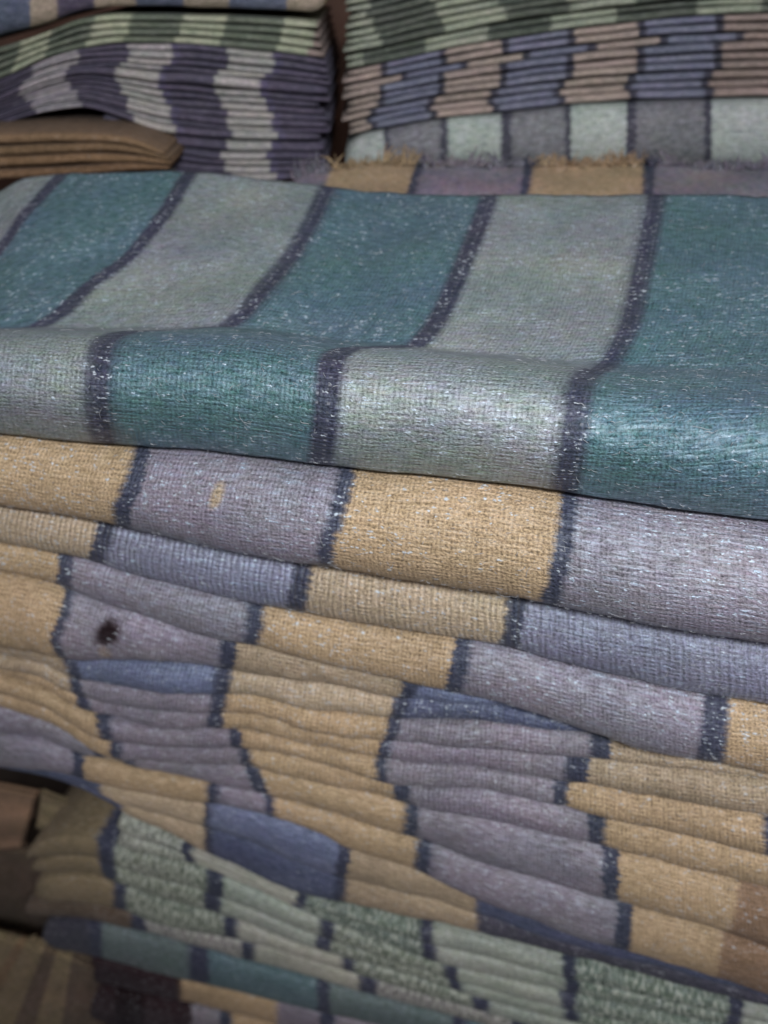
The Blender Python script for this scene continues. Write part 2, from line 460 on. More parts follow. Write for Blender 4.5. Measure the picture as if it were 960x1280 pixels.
def pale_fibre():
    m = bpy.data.materials.new('pale_fibre'); m.use_nodes = True
    b_ = m.node_tree.nodes['Principled BSDF']
    b_.inputs['Base Color'].default_value = (.42, .44, .47, 1); b_.inputs['Roughness'].default_value = .5
    return m
FIBRE = [None]
def loose_fibres(o, n, seed, where=None):
    """broken wool fibres lying on and standing off the cloth, one mesh"""
    if FIBRE[0] is None: FIBRE[0] = pale_fibre()
    me = o.data; rnd = random.Random(seed); V = []; F = []
    polys = [p_ for p_ in me.polygons if len(p_.vertices) == 4 and (p_.center.length < .95) and p_.center.y < .93
             and 0 < px_of(p_.center) < 960 and p_.normal.dot(-p_.center) > 0]
    for _ in range(n):
        p_ = rnd.choice(polys); nn = p_.normal
        a = me.vertices[p_.vertices[0]].co; c = me.vertices[p_.vertices[2]].co
        pos = a.lerp(c, rnd.random()) + nn*.0003
        d = Vector((rnd.uniform(-1, 1), rnd.uniform(-.4, .4), rnd.uniform(-.5, .5)))
        d = (d - nn*d.dot(nn)*.8).normalized()
        L = rnd.uniform(.002, .0055) if rnd.random() < .93 else rnd.uniform(.007, .013)
        r0 = rnd.uniform(.00010, .00022); st = 4; i0 = len(V)
        for k in range(st+1):
            s1 = d.cross(nn).normalized(); rr = r0*(1 if 0 < k < st else .4)
            lift = nn*.0007*math.sin(k/st*math.pi)
            for q in range(3):
                an = q*2.094
                V.append(pos + lift + s1*math.cos(an)*rr + nn*math.sin(an)*rr)
            pos = pos + d*L/st
            d = (d + Vector((rnd.uniform(-.4, .4), rnd.uniform(-.3, .3), rnd.uniform(-.4, .4)))).normalized()
            d = (d - nn*d.dot(nn)*.6).normalized()
        for k in range(st):
            for q in range(3):
                F.append((i0+k*3+q, i0+k*3+(q+1) % 3, i0+k*3+3+(q+1) % 3, i0+k*3+3+q))
    f = link_mesh('loose_fibres', V, F, FIBRE[0], o)
    f['kind'] = 'stuff'
    return f

# ------------------------------------------------------------------ setting: dark stall floor and rear wall
def box(name, lo, hi, mat, parent=None):
    x0, y0, z0 = lo; x1, y1, z1 = hi
    v = [(x0, y0, z0), (x1, y0, z0), (x1, y1, z0), (x0, y1, z0), (x0, y0, z1), (x1, y0, z1), (x1, y1, z1), (x0, y1, z1)]
    f = [(0, 3, 2, 1), (4, 5, 6, 7), (0, 1, 5, 4), (1, 2, 6, 5), (2, 3, 7, 6), (3, 0, 4, 7)]
    return link_mesh(name, v, f, mat, parent, smooth=False)
dark_wood = plain_mat('dark_wood', '#5a4034', .8, 12)
tag(box('floor', (-3, -2, -1.75), (3, 3, -1.70), plain_mat('dark_floor', '#4a423c', .85, 8)), kind='structure')
tag(box('back_wall', (-3, 1.75, -1.70), (3, 1.80, 1.2), dark_wood), kind='structure')

# ------------------------------------------------------------------ the teal and grey blanket on top of the pile
def build_top_blanket():
    cu = curve
    back = cu([(-60, 262), (0, 238), (30, 223), (100, 217), (240, 216), (380, 232), (420, 236), (620, 245), (830, 243), (960, 246)])
    val = cu([(0, 408), (150, 409), (300, 410), (450, 428), (520, 432), (700, 446), (800, 452), (960, 462)])
    rid = cu([(0, 414), (150, 415), (300, 417), (450, 436), (520, 440), (700, 462), (800, 476), (960, 490)])
    bot = cu([(0, 540), (160, 556), (320, 568), (440, 582), (640, 603), (760, 622), (960, 648)])
    # centres of the dark bands at each level (dA..dF, one more beyond either side)
    A = {
     'back': [-70, 80, 237, 412, 612, 818, 1040, 1270],
     'u1':   [-125, 34, 206, 391, 596, 809, 1036, 1270],
     'u2':   [-190, -12, 166, 364, 575, 798, 1032, 1270],
     'u3':   [-270, -70, 108, 331, 553, 787, 1028, 1270],
     'val':  [-400, -165, 44, 286, 520, 762, 1012, 1265],
     'rid':  [-650, -420, -140, 162, 440, 735, 1012, 1265],
     'r1':   [-665, -430, -160, 131, 414, 722, 1012, 1265],
     'r2':   [-670, -435, -165, 125, 406, 712, 1012, 1265],
     'bot':  [-660, -430, -155, 137, 398, 697, 1005, 1265],
    }
    ks = [(0.0, 'back'), (.13, 'u1'), (.26, 'u2'), (.38, 'u3'), (.50, 'val'), (.58, 'rid'), (.66, 'r1'), (.80, 'r2'), (1.0, 'bot')]
    bands = [curve([(s, A[n][i]) for s, n in ks]) for i in range(8)]
    def ypx(x, s):
        b, v, r, q = back(x), val(x), rid(x), bot(x)
        if s <= .5:
            f = s/.5
            return b + (v-b)*(f*.90 + .10*f*f)
        if s <= .58: return v + (r-v)*(s-.5)/.08
        f = (s-.58)/.42; ph = f*math.pi*.93 + .07*math.pi
        g0 = (1-math.cos(.07*math.pi))/2
        if s > .94: return q + 2 - 16*(s-.94)/.06
        f = (s-.58)/.36; ph = f*math.pi*.80 + .07*math.pi
        return r + (q+2-r)*(((1-math.cos(ph))/2-g0)/((1-math.cos(.87*math.pi))/2-g0))
    def off(x, s):
        if s <= .5:
            f = s/.5
            dback = .34
            return .095 + (dback-.095)*(1-f)**1.05
        if s <= .58:
            f = (s-.5)/.08
            return .095 + (.018-.095)*(f*f*(3-2*f))
        if s > .94:
            return -.016 + .085*((s-.94)/.06)
        f = (s-.58)/.36; ph = f*math.pi*.80 + .1*math.pi
        return .018 - .064*(math.sin(ph)-math.sin(.1*math.pi)*(1-f)) - .018*f
    us = [0.0]
    stops = []
    w = .048/2
    # u: band i centre at (i+1)*.1
    dyes = ['teal', 'grey']
    for i in range(7):
        c = (i+1)*.1
        stops.append((c-w*.25, dyes[i % 2]))
        stops.append((c+w*.25, 'ink'))
    stops.append((1.0, dyes[1]))
    mat = cloth_mat('teal_blanket_wool', stops, rib=.12, lint=1.0, stitch=1.0, jag=.0009, mottle=.6, soft=.0008)
    NL = 100; ncol = 200
    levels = []
    for i in range(NL+1):
        s = i/NL
        levels.append(dict(y=(lambda x, s=s: ypx(x, s)), off=(lambda x, s=s: off(x, s)), Y0=.52, yaw=YAW, t=s, move='plane'))
    V = []; U1 = []; U2 = []
    xl, xr = -90, 1060
    # rows of points: each on its own upright plane, so the fold keeps its place
    P = []
    for i, lv in enumerate(levels):
        P.append([on_plane(xl+(xr-xl)*c/ncol, lv['y'](xl+(xr-xl)*c/ncol), .52+lv['off'](xl+(xr-xl)*c/ncol), YAW*(1-.5*max(0, .5-lv['t'])/.5)) for c in range(ncol+1)])
    bu = [0.0]
    for c in range(ncol): bu.append(bu[-1]+(P[55][c+1]-P[55][c]).length)
    acc = [0.0]*(ncol+1)
    for i in range(NL+1):
        bc = [b(i/NL) for b in bands]
        for c in range(ncol+1):
            if i: acc[c] += (P[i][c]-P[i-1][c]).length
            p = P[i][c].copy()
            q = p*11
            up = Vector((0, -.3, 1)) if i < NL*.55 else FRONT_N
            p += up*(noise.noise(q)*.0036 + noise.noise(q*2.7)*.0018 + noise.noise(q*8)*.0003)
            x = xl+(xr-xl)*c/ncol
            V.append(p); U1.append((pw([bc[0]-300]+bc, [0]+[(k+1)*.1 for k in range(8)], x), i/NL)); U2.append((pw([bc[0]-300]+bc, [0]+[(k+1)*.165 for k in range(8)], x), acc[c]))
    W_ = ncol+1
    F = [(r*W_+c, (r+1)*W_+c, (r+1)*W_+c+1, r*W_+c+1) for r in range(NL) for c in range(ncol)]
    # underside: back from the bottom crease to just under the rear edge, so the blanket is a closed folded body
    n0 = len(V); K = 6
    for k in range(1, K+1):
        f = k/K
        for c in range(W_):
            a = P[NL][c]; b = P[0][c] + Vector((0, .004, -.010))
            d = a.lerp(b, f); d.z = a.z + (b.z-a.z)*max(0, (f-.3)/.7)**1.3 - .002
            if k < K: d.z = min(d.z, a.lerp(b, f).z - .004)
            V.append(d); U1.append(U1[NL*W_+c]); U2.append((U2[NL*W_+c][0], U2[NL*W_+c][1]+.3*f))
    rings = [NL*W_] + [n0+(k-1)*W_ for k in range(1, K+1)]
    for a, b in zip(rings[:-1], rings[1:]):
        F += [(a+c, b+c, b+c+1, a+c+1) for c in range(ncol)]
    e = rings[-1]
    F += [(e+c, c, c+1, e+c+1) for c in range(ncol)]
    for c in (0, ncol):
        ring = [r*W_+c for r in range(NL+1)] + [q+c for q in rings[1:]]
        F.append(tuple(ring if c == 0 else reversed(ring)))
    o = link_mesh('folded_blanket', V, F, mat, None, (U1, U2))
    return tag(o, 'wide teal and grey striped blanket lying folded on top of the front pile', 'blanket', 'folded blankets in the front pile')
top_blanket = build_top_blanket()
loose_fibres(top_blanket, 950, 1)

# ------------------------------------------------------------------ front pile, below the teal blanket
b = {}
b[0] = curve([(-60, 534), (0, 540), (160, 556), (320, 568), (440, 582), (640, 603), (760, 622), (960, 648)])
b[1] = curve([(0, 634), (140, 657), (200, 670), (320, 695), (400, 708), (520, 727), (640, 745), (760, 768), (880, 790), (960, 801)])
b[2] = curve([(0, 682), (105, 700), (160, 718), (240, 738), (320, 758), (380, 768), (440, 780), (520, 792), (620, 808), (700, 830), (800, 852), (870, 868), (960, 882)])
b[3] = curve([(0, 712), (70, 728), (130, 752), (200, 775), (270, 798), (320, 806), (400, 826), (500, 850), (560, 862), (640, 880), (700, 900), (760, 920), (800, 935), (890, 950), (960, 965)])
b[4] = curve([(0, 815), (50, 822), (80, 829), (100, 832), (200, 834), (300, 847), (400, 863), (500, 878), (600, 884), (700, 904), (740, 918), (800, 938), (900, 953), (960, 967)])
b[5] = curve([(0, 824), (50, 833), (90, 852), (120, 858), (200, 871), (300, 873), (400, 893), (500, 904), (600, 908), (700, 918), (740, 924), (800, 943), (900, 956), (960, 970)])
b[6] = curve([(0, 838), (50, 850), (80, 868), (110, 878), (200, 893), (300, 895), (400, 918), (500, 932), (600, 938), (700, 948), (740, 952), (800, 958), (900, 969), (960, 977)])
b[7] = curve([(0, 852), (50, 866), (95, 890), (130, 900), (200, 916), (300, 918), (400, 941), (500, 957), (600, 965), (700, 982), (740, 986), (800, 998), (900, 1013), (960, 1024)])
b[8] = curve([(0, 872), (50, 886), (120, 925), (150, 932), (200, 939), (300, 940), (400, 957), (500, 985), (600, 990), (700, 1010), (740, 1021), (800, 1033), (900, 1057), (960, 1071)])
b[9] = curve([(0, 889), (50, 905), (130, 946), (160, 954), (200, 957), (300, 962), (400, 984), (500, 1008), (600, 1026), (700, 1048), (740, 1055), (800, 1073), (900, 1096), (960, 1112)])
b[10] = curve([(0, 923), (50, 930), (100, 950), (150, 962), (200, 974), (300, 992), (400, 1020), (500, 1050), (600, 1083), (700, 1112), (740, 1125), (800, 1140), (900, 1168), (960, 1190)])
b[11] = curve([(0, 962), (50, 966), (100, 978), (125, 985), (200, 1000), (255, 1008), (300, 1016), (343, 1024), (400, 1046), (437, 1066), (500, 1086), (600, 1128), (700, 1165), (780, 1190), (840, 1207), (900, 1226), (960, 1246)])
b[12] = curve([(0, 965), (50, 975), (100, 988), (150, 1012), (200, 1024), (300, 1054), (400, 1096), (500, 1122), (600, 1150), (700, 1185), (780, 1205), (860, 1225), (960, 1256)])
b[13] = curve([(0, 968), (60, 980), (100, 993), (130, 1007), (160, 1026), (200, 1045), (240, 1065), (300, 1092), (380, 1126), (430, 1136), (500, 1152), (600, 1173), (700, 1200), (770, 1216), (850, 1238), (960, 1266)])
END = 1100
G1 = 'folded blankets in the front pile'
main_rows = [
 (0, 'thick ochre and mauve striped blanket fold directly under the teal blanket', .62,
  [('ochre', 168, 141, 143), ('ink', 190, 163, 165), ('mauve', 424, 398, 393), ('ink', 445, 418, 416), ('ochre', 702, 684, 668), ('ink', 724, 708, 692), ('mauve', END)], .12, 1.2, 1.0),
 (1, 'strongly ribbed blanket fold in beige and purple blue, second below the teal blanket', .6,
  [('sand', 122, 106), ('ink', 146, 126), ('plum', 370, 354), ('ink', 391, 378), ('sand', 637, 621), ('ink', 660, 646), ('plum', END)], 1.0, 1.1, .0),
 (2, 'ochre and mauve blanket fold, third below the teal blanket, above the crumpled one', .55,
  [('ochre', 72, 70), ('ink', 92, 87), ('mauve', 310, 302), ('ink', 331, 320), ('ochre', 568, 551), ('ink', 590, 575), ('mauve', 880, 866), ('ink', 912, 903), ('ochre', END)], .3, 1.1, .5),
 (3, 'crumpled blanket fold with a dark hole in its mauve part at the left', .5,
  [('ochre', 84, 62, 76), ('ink', 94, 74, 88), ('mauve', 275, 270), ('ink', 297, 291), ('ochre2', 505, 497), ('ink', 526, 514), ('blue', 738), ('ink', 765), ('ochre', END)], .25, .8, 0),
 (4, 'thin blanket fold with bright blue sections, just under the crumpled fold', .55,
  [('ochre2', 75, 90), ('ink', 92, 106), ('blue', 268, 266), ('ink', 290, 285), ('sand', 490, 487), ('ink', 512, 500), ('navy', 736), ('ink', 765), ('ochre', END)], .5, .8, 0),
 (5, 'thin ochre and mauve blanket fold directly under the bright blue one', .55,
  [('ochre2', 85, 92), ('ink', 100, 110), ('mauve', 263, 262), ('ink', 284, 280), ('ochre', 485, 478), ('ink', 499, 493), ('mauve', 737), ('ink', 764), ('ochre2', END)], .55, .7, 0),
 (6, 'thin ochre and mauve blanket fold, second under the bright blue one', .55,
  [('ochre', 94, 98), ('ink', 110, 120), ('mauve', 260, 258), ('ink', 280, 277), ('ochre', 477, 470), ('ink', 491, 488), ('mauve', 707), ('ink', 737, 732), ('ochre2', END)], .55, .7, 0),
 (7, 'thin ochre and mauve blanket fold, third under the bright blue one', .6,
  [('ochre', 120, 130), ('ink', 138, 144), ('mauve', 285, 292), ('ink', 300, 306), ('ochre', 470), ('ink', 483, 486), ('mauve', 692, 689), ('ink', 711, 708), ('ochre', 955), ('ink', 985), ('mauve', END)], .55, .7, 0),
 (8, 'thin ochre and mauve blanket fold, fourth under the bright blue one', .55,
  [('ochre', 135, 140), ('ink', 154, 150), ('mauve', 298, 304), ('ink', 312, 319), ('ochre', 491), ('ink', 513, 515), ('mauve', 735), ('ink', 757), ('ochre', 975), ('ink', END)], .55, .7, 0),
 (9, 'rounded blanket fold with grey mauve at far left and rusty brown at the right edge, third from the pile bottom but one', .5,
  [('mauve', 112, 122), ('ink', 128, 134), ('ochre2', 150, 158), ('ink', 165, 172), ('mauve', 305, 322), ('ink', 325, 340), ('ochre', 507, 502), ('ink', 525, 521), ('mauve', 751, 756), ('ink', 775, 771), ('ochre', 925, 905), ('rust', END)], .15, .8, .3),
 (10, 'rounded blanket fold with a rusty brown end, resting on the navy blue folds', .5,
  [('mauve', 92, 89), ('ink', 106, 105), ('ochre', 258), ('ink', 275, 270), ('mauve', 330, 332), ('ink', 343, 346), ('ochre', 520, 517), ('ink', 541, 535), ('mauve', 772, 763), ('ink', 790, 785), ('ochre', 902, 893), ('rust', END)], .15, .8, .3),
 (11, 'dull sand and navy blue blanket fold, second from the bottom of the front pile', .45,
  [('navy', 126), ('sand', 256, 252), ('ink', 264, 260), ('blue', 425, 415), ('ink', 438, 431), ('ochre2', 597, 594), ('navy', END)], .3, .4, 0),
 (12, 'dull sand and dark blue blanket fold at the very bottom of the front pile', .4,
  [('navy', 152), ('sand', 256), ('ink', 266), ('navy', 420, 415), ('ink', 434, 430), ('ochre2', 597, 594), ('coal', END)], .3, .4, 0),
]
labels_fix = {9: 'rounded blanket fold, rusty brown at the right edge, upper of the two with rusty ends',
              10: 'rounded blanket fold, rusty brown at the right edge, lower of the two with rusty ends'}
for (i, lab, bul, st, rib, lint, stt) in main_rows:
    T, B = b[i], b[i+1]
    U = b[i-1] if i else None
    up = (lambda x, U=U, T=T: max(T(x)-U(x), 0)) if U else (lambda x: 60)
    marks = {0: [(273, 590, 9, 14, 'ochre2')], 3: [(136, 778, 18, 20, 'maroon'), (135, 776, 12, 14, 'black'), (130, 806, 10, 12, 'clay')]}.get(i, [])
    bulge = bul*(1.0 if i < 3 else 1.35)
    ob = fold_row('folded_blanket', labels_fix.get(i, lab), G1, T, B, st, -70, 1040, .52, YAW, bulge=bulge, ncol=150, nlev=16 if i < 4 else 26, groove=0.0 if i < 4 else (.13 if i < 9 else .26),
             hup=up, rib=rib, lint=lint, stitch=stt, wob=(.0022 if i < 3 else .0034) if i != 3 else .0045, seed=i, hmin=2.5, marks=marks,
             off0=.006*(i > 2) + .002*math.sin(i*2.3))
    if i < 11: loose_fibres(ob, [520, 420, 380][i] if i < 3 else 130, 10+i)

# ------------------------------------------------------------------ lower pile of green and cream blankets
G2 = 'green, cream and teal blankets under the front pile'
p = {0: b[13]}
p[1] = curve([(100, 1050), (150, 1062), (200, 1071), (240, 1080), (300, 1105), (370, 1137), (450, 1168), (530, 1200), (640, 1226), (700, 1240), (800, 1262), (960, 1292)])
p1t = curve([(30, 1064), (45, 1052), (80, 1043), (115, 1046), (150, 1062), (200, 1071), (240, 1080), (300, 1105), (370, 1137), (450, 1168), (530, 1200), (640, 1226), (700, 1240), (800, 1262), (960, 1292)])
p[2] = curve([(30, 1095), (50, 1092), (100, 1093), (150, 1106), (200, 1124), (280, 1146), (400, 1190), (500, 1216), (570, 1240), (700, 1276), (960, 1335)])
p[3] = curve([(40, 1130), (100, 1130), (150, 1138), (200, 1157), (300, 1176), (430, 1213), (590, 1262), (700, 1292), (960, 1352)])
p[4] = curve([(40, 1148), (100, 1150), (160, 1163), (240, 1182), (300, 1200), (400, 1226), (470, 1247), (560, 1271), (640, 1292), (960, 1372)])
p[5] = curve([(50, 1182), (150, 1205), (230, 1226), (320, 1246), (400, 1266), (560, 1302), (960, 1400)])
p[6] = curve([(100, 1225), (180, 1244), (230, 1255), (345, 1282), (560, 1332), (960, 1430)])
p[7] = curve([(100, 1272), (230, 1304), (345, 1334), (960, 1485)])
p01 = lambda x: p[0](x)*.5 + p[1](x)*.5
p12 = lambda x: p1t(x)*.45 + p[2](x)*.55
low_rows = [  # brown, dusk and coal left ends have shade put into the colour
 (p[0], p01, 'thin cream and speckled green blanket fold, uppermost of the lower pile', 148, [('frag', 226), ('ink', 240), ('cream', 370), ('ink', 384), ('slubg', 524), ('ink', 541), ('sage', 703), ('ink', 721), ('slubg', 912), ('ink', 930), ('sage', END)], .5),
 (p01, p[1], 'cream and speckled green blanket fold, second of the lower pile', 148, [('frag', 230), ('ink', 244), ('cream', 366), ('ink', 380), ('slubg', 528), ('ink', 545), ('sage', 707), ('ink', 725), ('slubg', 907), ('ink', 927), ('sage', END)], .5),
 (p1t, p12, 'speckled green blanket fold with a rounded dim ochre end, third of the lower pile', 32, [('brown', 120, 126), ('ink', 143), ('slub', 258), ('ink', 280), ('sage', 400), ('ink', 418), ('slub', 555), ('ink', 572), ('sage', 701), ('ink', 720), ('slubg', 900), ('ink', 922), ('sage', END)], .5),
 (p12, p[2], 'speckled green blanket fold with a dim ochre end, fourth of the lower pile', 40, [('brown', 124, 132), ('ink', 146), ('slub', 254), ('ink', 276), ('sage', 395), ('ink', 414), ('slub', 561), ('ink', 578), ('sage', 705), ('ink', 724), ('slubg', 907), ('ink', 927), ('sage', END)], .5),
 (p[2], p[3], 'speckled green blanket fold with an ochre end, fifth from the top of the lower pile', 45, [('brown', 142), ('ink', 158), ('slub', 279), ('ink', 297), ('cream', 428), ('ink', 442), ('slub', 590), ('ink', 612), ('sage', END)], .5),
 (p[3], p[4], 'pinkish speckled and grey cream blanket fold just above the teal one', 30, [('dusk', 60), ('dusk', 165), ('ink', 182), ('pink', 301), ('ink', 318), ('cream', 449), ('ink', 470), ('pink', 640), ('ink', 660), ('cream', END)], .5),
 (p[4], p[5], 'teal and steel grey blanket fold in the lower pile', 55, [('coal', 112), ('ink', 128), ('steel', 236), ('ink', 262), ('pond', 396), ('ink', 413), ('steel', 565), ('ink', 585), ('pond', END)], .1),
 (p[5], p[6], 'ochre and maroon blanket fold at the bottom of the picture', 95, [('maroon', 226), ('ochre', 346), ('mauve', 400), ('ink', 420), ('mauve', END)], .1),
 (p[6], p[7], 'dark maroon and mauve blanket fold with a black square, lowest of all in view', 95, [('maroon', 144), ('black', 180), ('maroon', 240), ('mauve', 275), ('ink', 290), ('ochre', 345), ('mauve', END)], .1),
]
for k_, (T, B, lab, xl, st, rib) in enumerate(low_rows):
    fold_row('folded_blanket', lab, G2, T, B, st, xl, 1080, .545, YAW, bulge=.55, ncol=150, nlev=24, groove=.28, rib=rib, lint=.5,
             wob=.0022, seed=20+k_, hmin=2.5, off0=.0+.002*(k_ % 2), endr=(1, 0), back=.26)

# ------------------------------------------------------------------ dark folded cloths at the lower left
def quad_sheet(name, label, corners, Y, mat_stops, group=None, nx=50, ny=40, fn=None, thick=.012, cat='cloth', rib=.2, yaw=0.0):
    """thick soft cloth: corners in photo pixels tl,tr,br,bl with distances Y; closed body of real thickness"""
    tl, tr, br, bl = corners
    P = []
    for j in range(ny+1):
        v = j/ny
        row = []
        for i in range(nx+1):
            u_ = i/nx
            x = (tl[0]*(1-u_)+tr[0]*u_)*(1-v) + (bl[0]*(1-u_)+br[0]*u_)*v
            y = (tl[1]*(1-u_)+tr[1]*u_)*(1-v) + (bl[1]*(1-u_)+br[1]*u_)*v
            dx, dy, dd = fn(u_, v) if fn else (0, 0, 0)
            YY = (Y[0]*(1-u_)+Y[1]*u_)*(1-v) + (Y[3]*(1-u_)+Y[2]*u_)*v
            edge = min(u_, 1-u_, v, 1-v); rd = .010*max(0, 1-edge/.06)**2
            q = on_plane(x+dx, y+dy, YY+dd+rd, yaw)
            q += Vector((0, 1, .3))*noise.noise(q*14)*.002
            row.append(q)
        P.append(row)
    V = [q for r in P for q in r]; n1 = len(V)
    V += [q + Vector((0, thick, -thick*.5)) for r in P for q in r]
    U1 = []; U2 = []
    for rep in range(2):
        for j in range(ny+1):
            for i in range(nx+1):
                U1.append((i/nx, j/ny)); U2.append((i/nx*.3, j/ny*.25))
    w = nx+1
    F = [(j*w+i, (j+1)*w+i, (j+1)*w+i+1, j*w+i+1) for j in range(ny) for i in range(nx)]
    F += [tuple(n1+a for a in reversed(f)) for f in F[:]]
    ring = [i for i in range(nx+1)] + [j*w+nx for j in range(1, ny+1)] + [ny*w+i for i in range(nx-1, -1, -1)] + [j*w for j in range(ny-1, 0, -1)]
    for a, c in zip(ring, ring[1:]+ring[:1]): F.append((a, c, n1+c, n1+a))
    o = link_mesh(name, V, F, cloth_mat(name+'_wool', mat_stops, rib=rib, lint=.2), None, (U1, U2))
    return tag(o, label, cat, group)

def pleats(u_, v):
    s = math.sin((u_*6.2 + .5*math.sin(v*2.2))*2*math.pi)*.5 + .5*math.sin((u_*2.7+.2)*2*math.pi)
    return (0, 0, .012*s)
quad_sheet('draped_cloth', 'dim brown cloth hanging in slanting folds at the bottom left corner', [(-60, 1152), (128, 1190), (150, 1340), (-230, 1340)],
           (.55, .520, .505, .53), [(.2, 'brown'), (.3, 'dusk'), (.45, 'brown'), (.5, 'umber'), (.62, 'brown'), (.7, 'dusk'), (.8, 'brown'), (1, 'dusk')],
           fn=lambda u_, v: (-30*v*(1-u_) - 26*max(0, u_-.8)/.2*v*v, 16*u_*u_*(1-v), pleats(u_, v)[2]*(.25+.75*v) + .03*max(0, u_-.85)/.15), yaw=YAW)
quad_sheet('folded_cloth', 'plain brown orange cloth slab at the left edge under the front pile', [(-70, 968), (48, 992), (28, 1062), (-70, 1070)],
           (.60, .60, .575, .575), [(1, 'rust')], fn=lambda u_, v: (0, 0, .004*math.sin(v*9)), yaw=YAW)
quad_sheet('folded_cloth', 'small dusky brown cloth fold between the brown orange slab and the speckled green blankets', [(50, 990), (128, 1010), (118, 1046), (44, 1036)],
           (.60, .60, .58, .58), [(.8, 'brown'), (1, 'dusk')], fn=lambda u_, v: (0, 4*math.sin(u_*3), .006*math.sin(v*6)), yaw=YAW)
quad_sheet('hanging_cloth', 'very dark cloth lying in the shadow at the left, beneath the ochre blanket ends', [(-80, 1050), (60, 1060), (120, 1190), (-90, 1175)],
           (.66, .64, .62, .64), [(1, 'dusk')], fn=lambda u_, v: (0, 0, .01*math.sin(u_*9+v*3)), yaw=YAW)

# ------------------------------------------------------------------ cloth with the ragged fringed end, behind the teal blanket
def fringed():
    root = bpy.data.objects.new('fringed_blanket', None); COL.objects.link(root)
    top = curve([(360, 228), (390, 214), (420, 208), (500, 203), (600, 205), (700, 205), (800, 202), (880, 209), (1010, 205)])
    st = [('mauve', 415, 400, 380), ('ochre', 520, 508, 492), ('ink', 532, 520, 505), ('mauve', 655, 650, 642), ('ink', 668, 662, 655), ('ochre', 803, 804, 806), ('ink', 820, 818, 815), ('mauve', 1200)]
    stops, u = stripes_setup(st, 360, 1010)
    NL = 14; levels = []
    Yb, Yf = 1.02, .86
    root.location = on_plane(700, 240, .95, 0)
    P = []; ncol = 110; xl, xr = 368, 1010
    for i in range(NL+1):
        t = i/NL
        Y = Yb + (Yf-Yb)*t
        P.append([on_plane(xl+(xr-xl)*c/ncol, top(xl+(xr-xl)*c/ncol)*(1-t)+276*t, Y + .006*math.sin(c*.21), 0) for c in range(ncol+1)])
    V = []; U1 = []; U2 = []
    for side in (0, 1):
        for i in range(NL+1):
            for c in range(ncol+1):
                q = P[i][c] + Vector((0, .002, -.007))*side
                q = q + Vector((0, 0, 1))*noise.noise(P[i][c]*18)*.004
                V.append(q - root.location); x = xl+(xr-xl)*c/ncol
                U1.append((u(x, i/NL), i/NL)); U2.append((c/ncol*.72, i/NL*.2))
    w = ncol+1; n1 = (NL+1)*w
    F = [(r*w+c, (r+1)*w+c, (r+1)*w+c+1, r*w+c+1) for r in range(NL) for c in range(ncol)]
    F += [tuple(n1+a for a in reversed(f)) for f in F[:]]
    ring = list(range(ncol+1)) + [j*w+ncol for j in range(1, NL+1)] + [NL*w+i for i in range(ncol-1, -1, -1)] + [j*w for j in range(NL-1, 0, -1)]
    for a, c in zip(ring, ring[1:]+ring[:1]): F.append((a, c, n1+c, n1+a))
    mat = cloth_mat('fringed_blanket_wool', stops, rib=.15, lint=.6)
    link_mesh('woven_end', V, F, mat, root, (U1, U2))
    # fringe: little twisted tufts along the edge
    rnd = random.Random(3)
    V = []; F = []; U1 = []; U2 = []
    x = 372
    while x < 1005:
        base = on_plane(x, top(x)+2, Yb-.004, 0) - root.location
        big = rnd.random()
        n = 5 if big > .35 else 3
        L = (.009+.011*rnd.random())*(1.2 if big > .6 else .8)
        lean = Vector((rnd.uniform(-.8, .8), rnd.uniform(-.5, .3), rnd.uniform(.25, 1.0))).normalized()
        for s in range(n):
            o0 = base + Vector((rnd.uniform(-.005, .005), rnd.uniform(-.004, .004), rnd.uniform(-.004, .002)))
            d = (lean + Vector((rnd.uniform(-.6, .6), rnd.uniform(-.5, .5), rnd.uniform(-.4, .4)))).normalized()
            side = d.cross(Vector((0, 1, 0))); side = side.normalized() if side.length > .1 else Vector((1, 0, 0))
            oth = d.cross(side)
            r0 = rnd.uniform(.0012, .0026)
            pos = o0; i0 = len(V); steps = 4
            for kx in range(steps+1):
                rr = r0*(1-.75*(kx/steps))
                for a in range(4):
                    an = a*math.pi/2
                    V.append(pos + side*math.cos(an)*rr + oth*math.sin(an)*rr)
                    U1.append((u(x, 0), 0)); U2.append((x*.001+.01*a, kx*.003+s*.02))
                pos = pos + d*L/steps
                d = (d + Vector((rnd.uniform(-.35, .35), rnd.uniform(-.2, .2), -.16))).normalized()
            for kx in range(steps):
                for a in range(4):
                    F.append((i0+kx*4+a, i0+kx*4+(a+1) % 4, i0+kx*4+4+(a+1) % 4, i0+kx*4+4+a))
        x += rnd.uniform(2.2, 6.5)
    link_mesh('fringe', V, F, mat, root, (U1, U2))
    tag(root, 'ochre and mauve striped blanket whose ragged fringed end shows behind the teal blanket', 'blanket')
fringed()

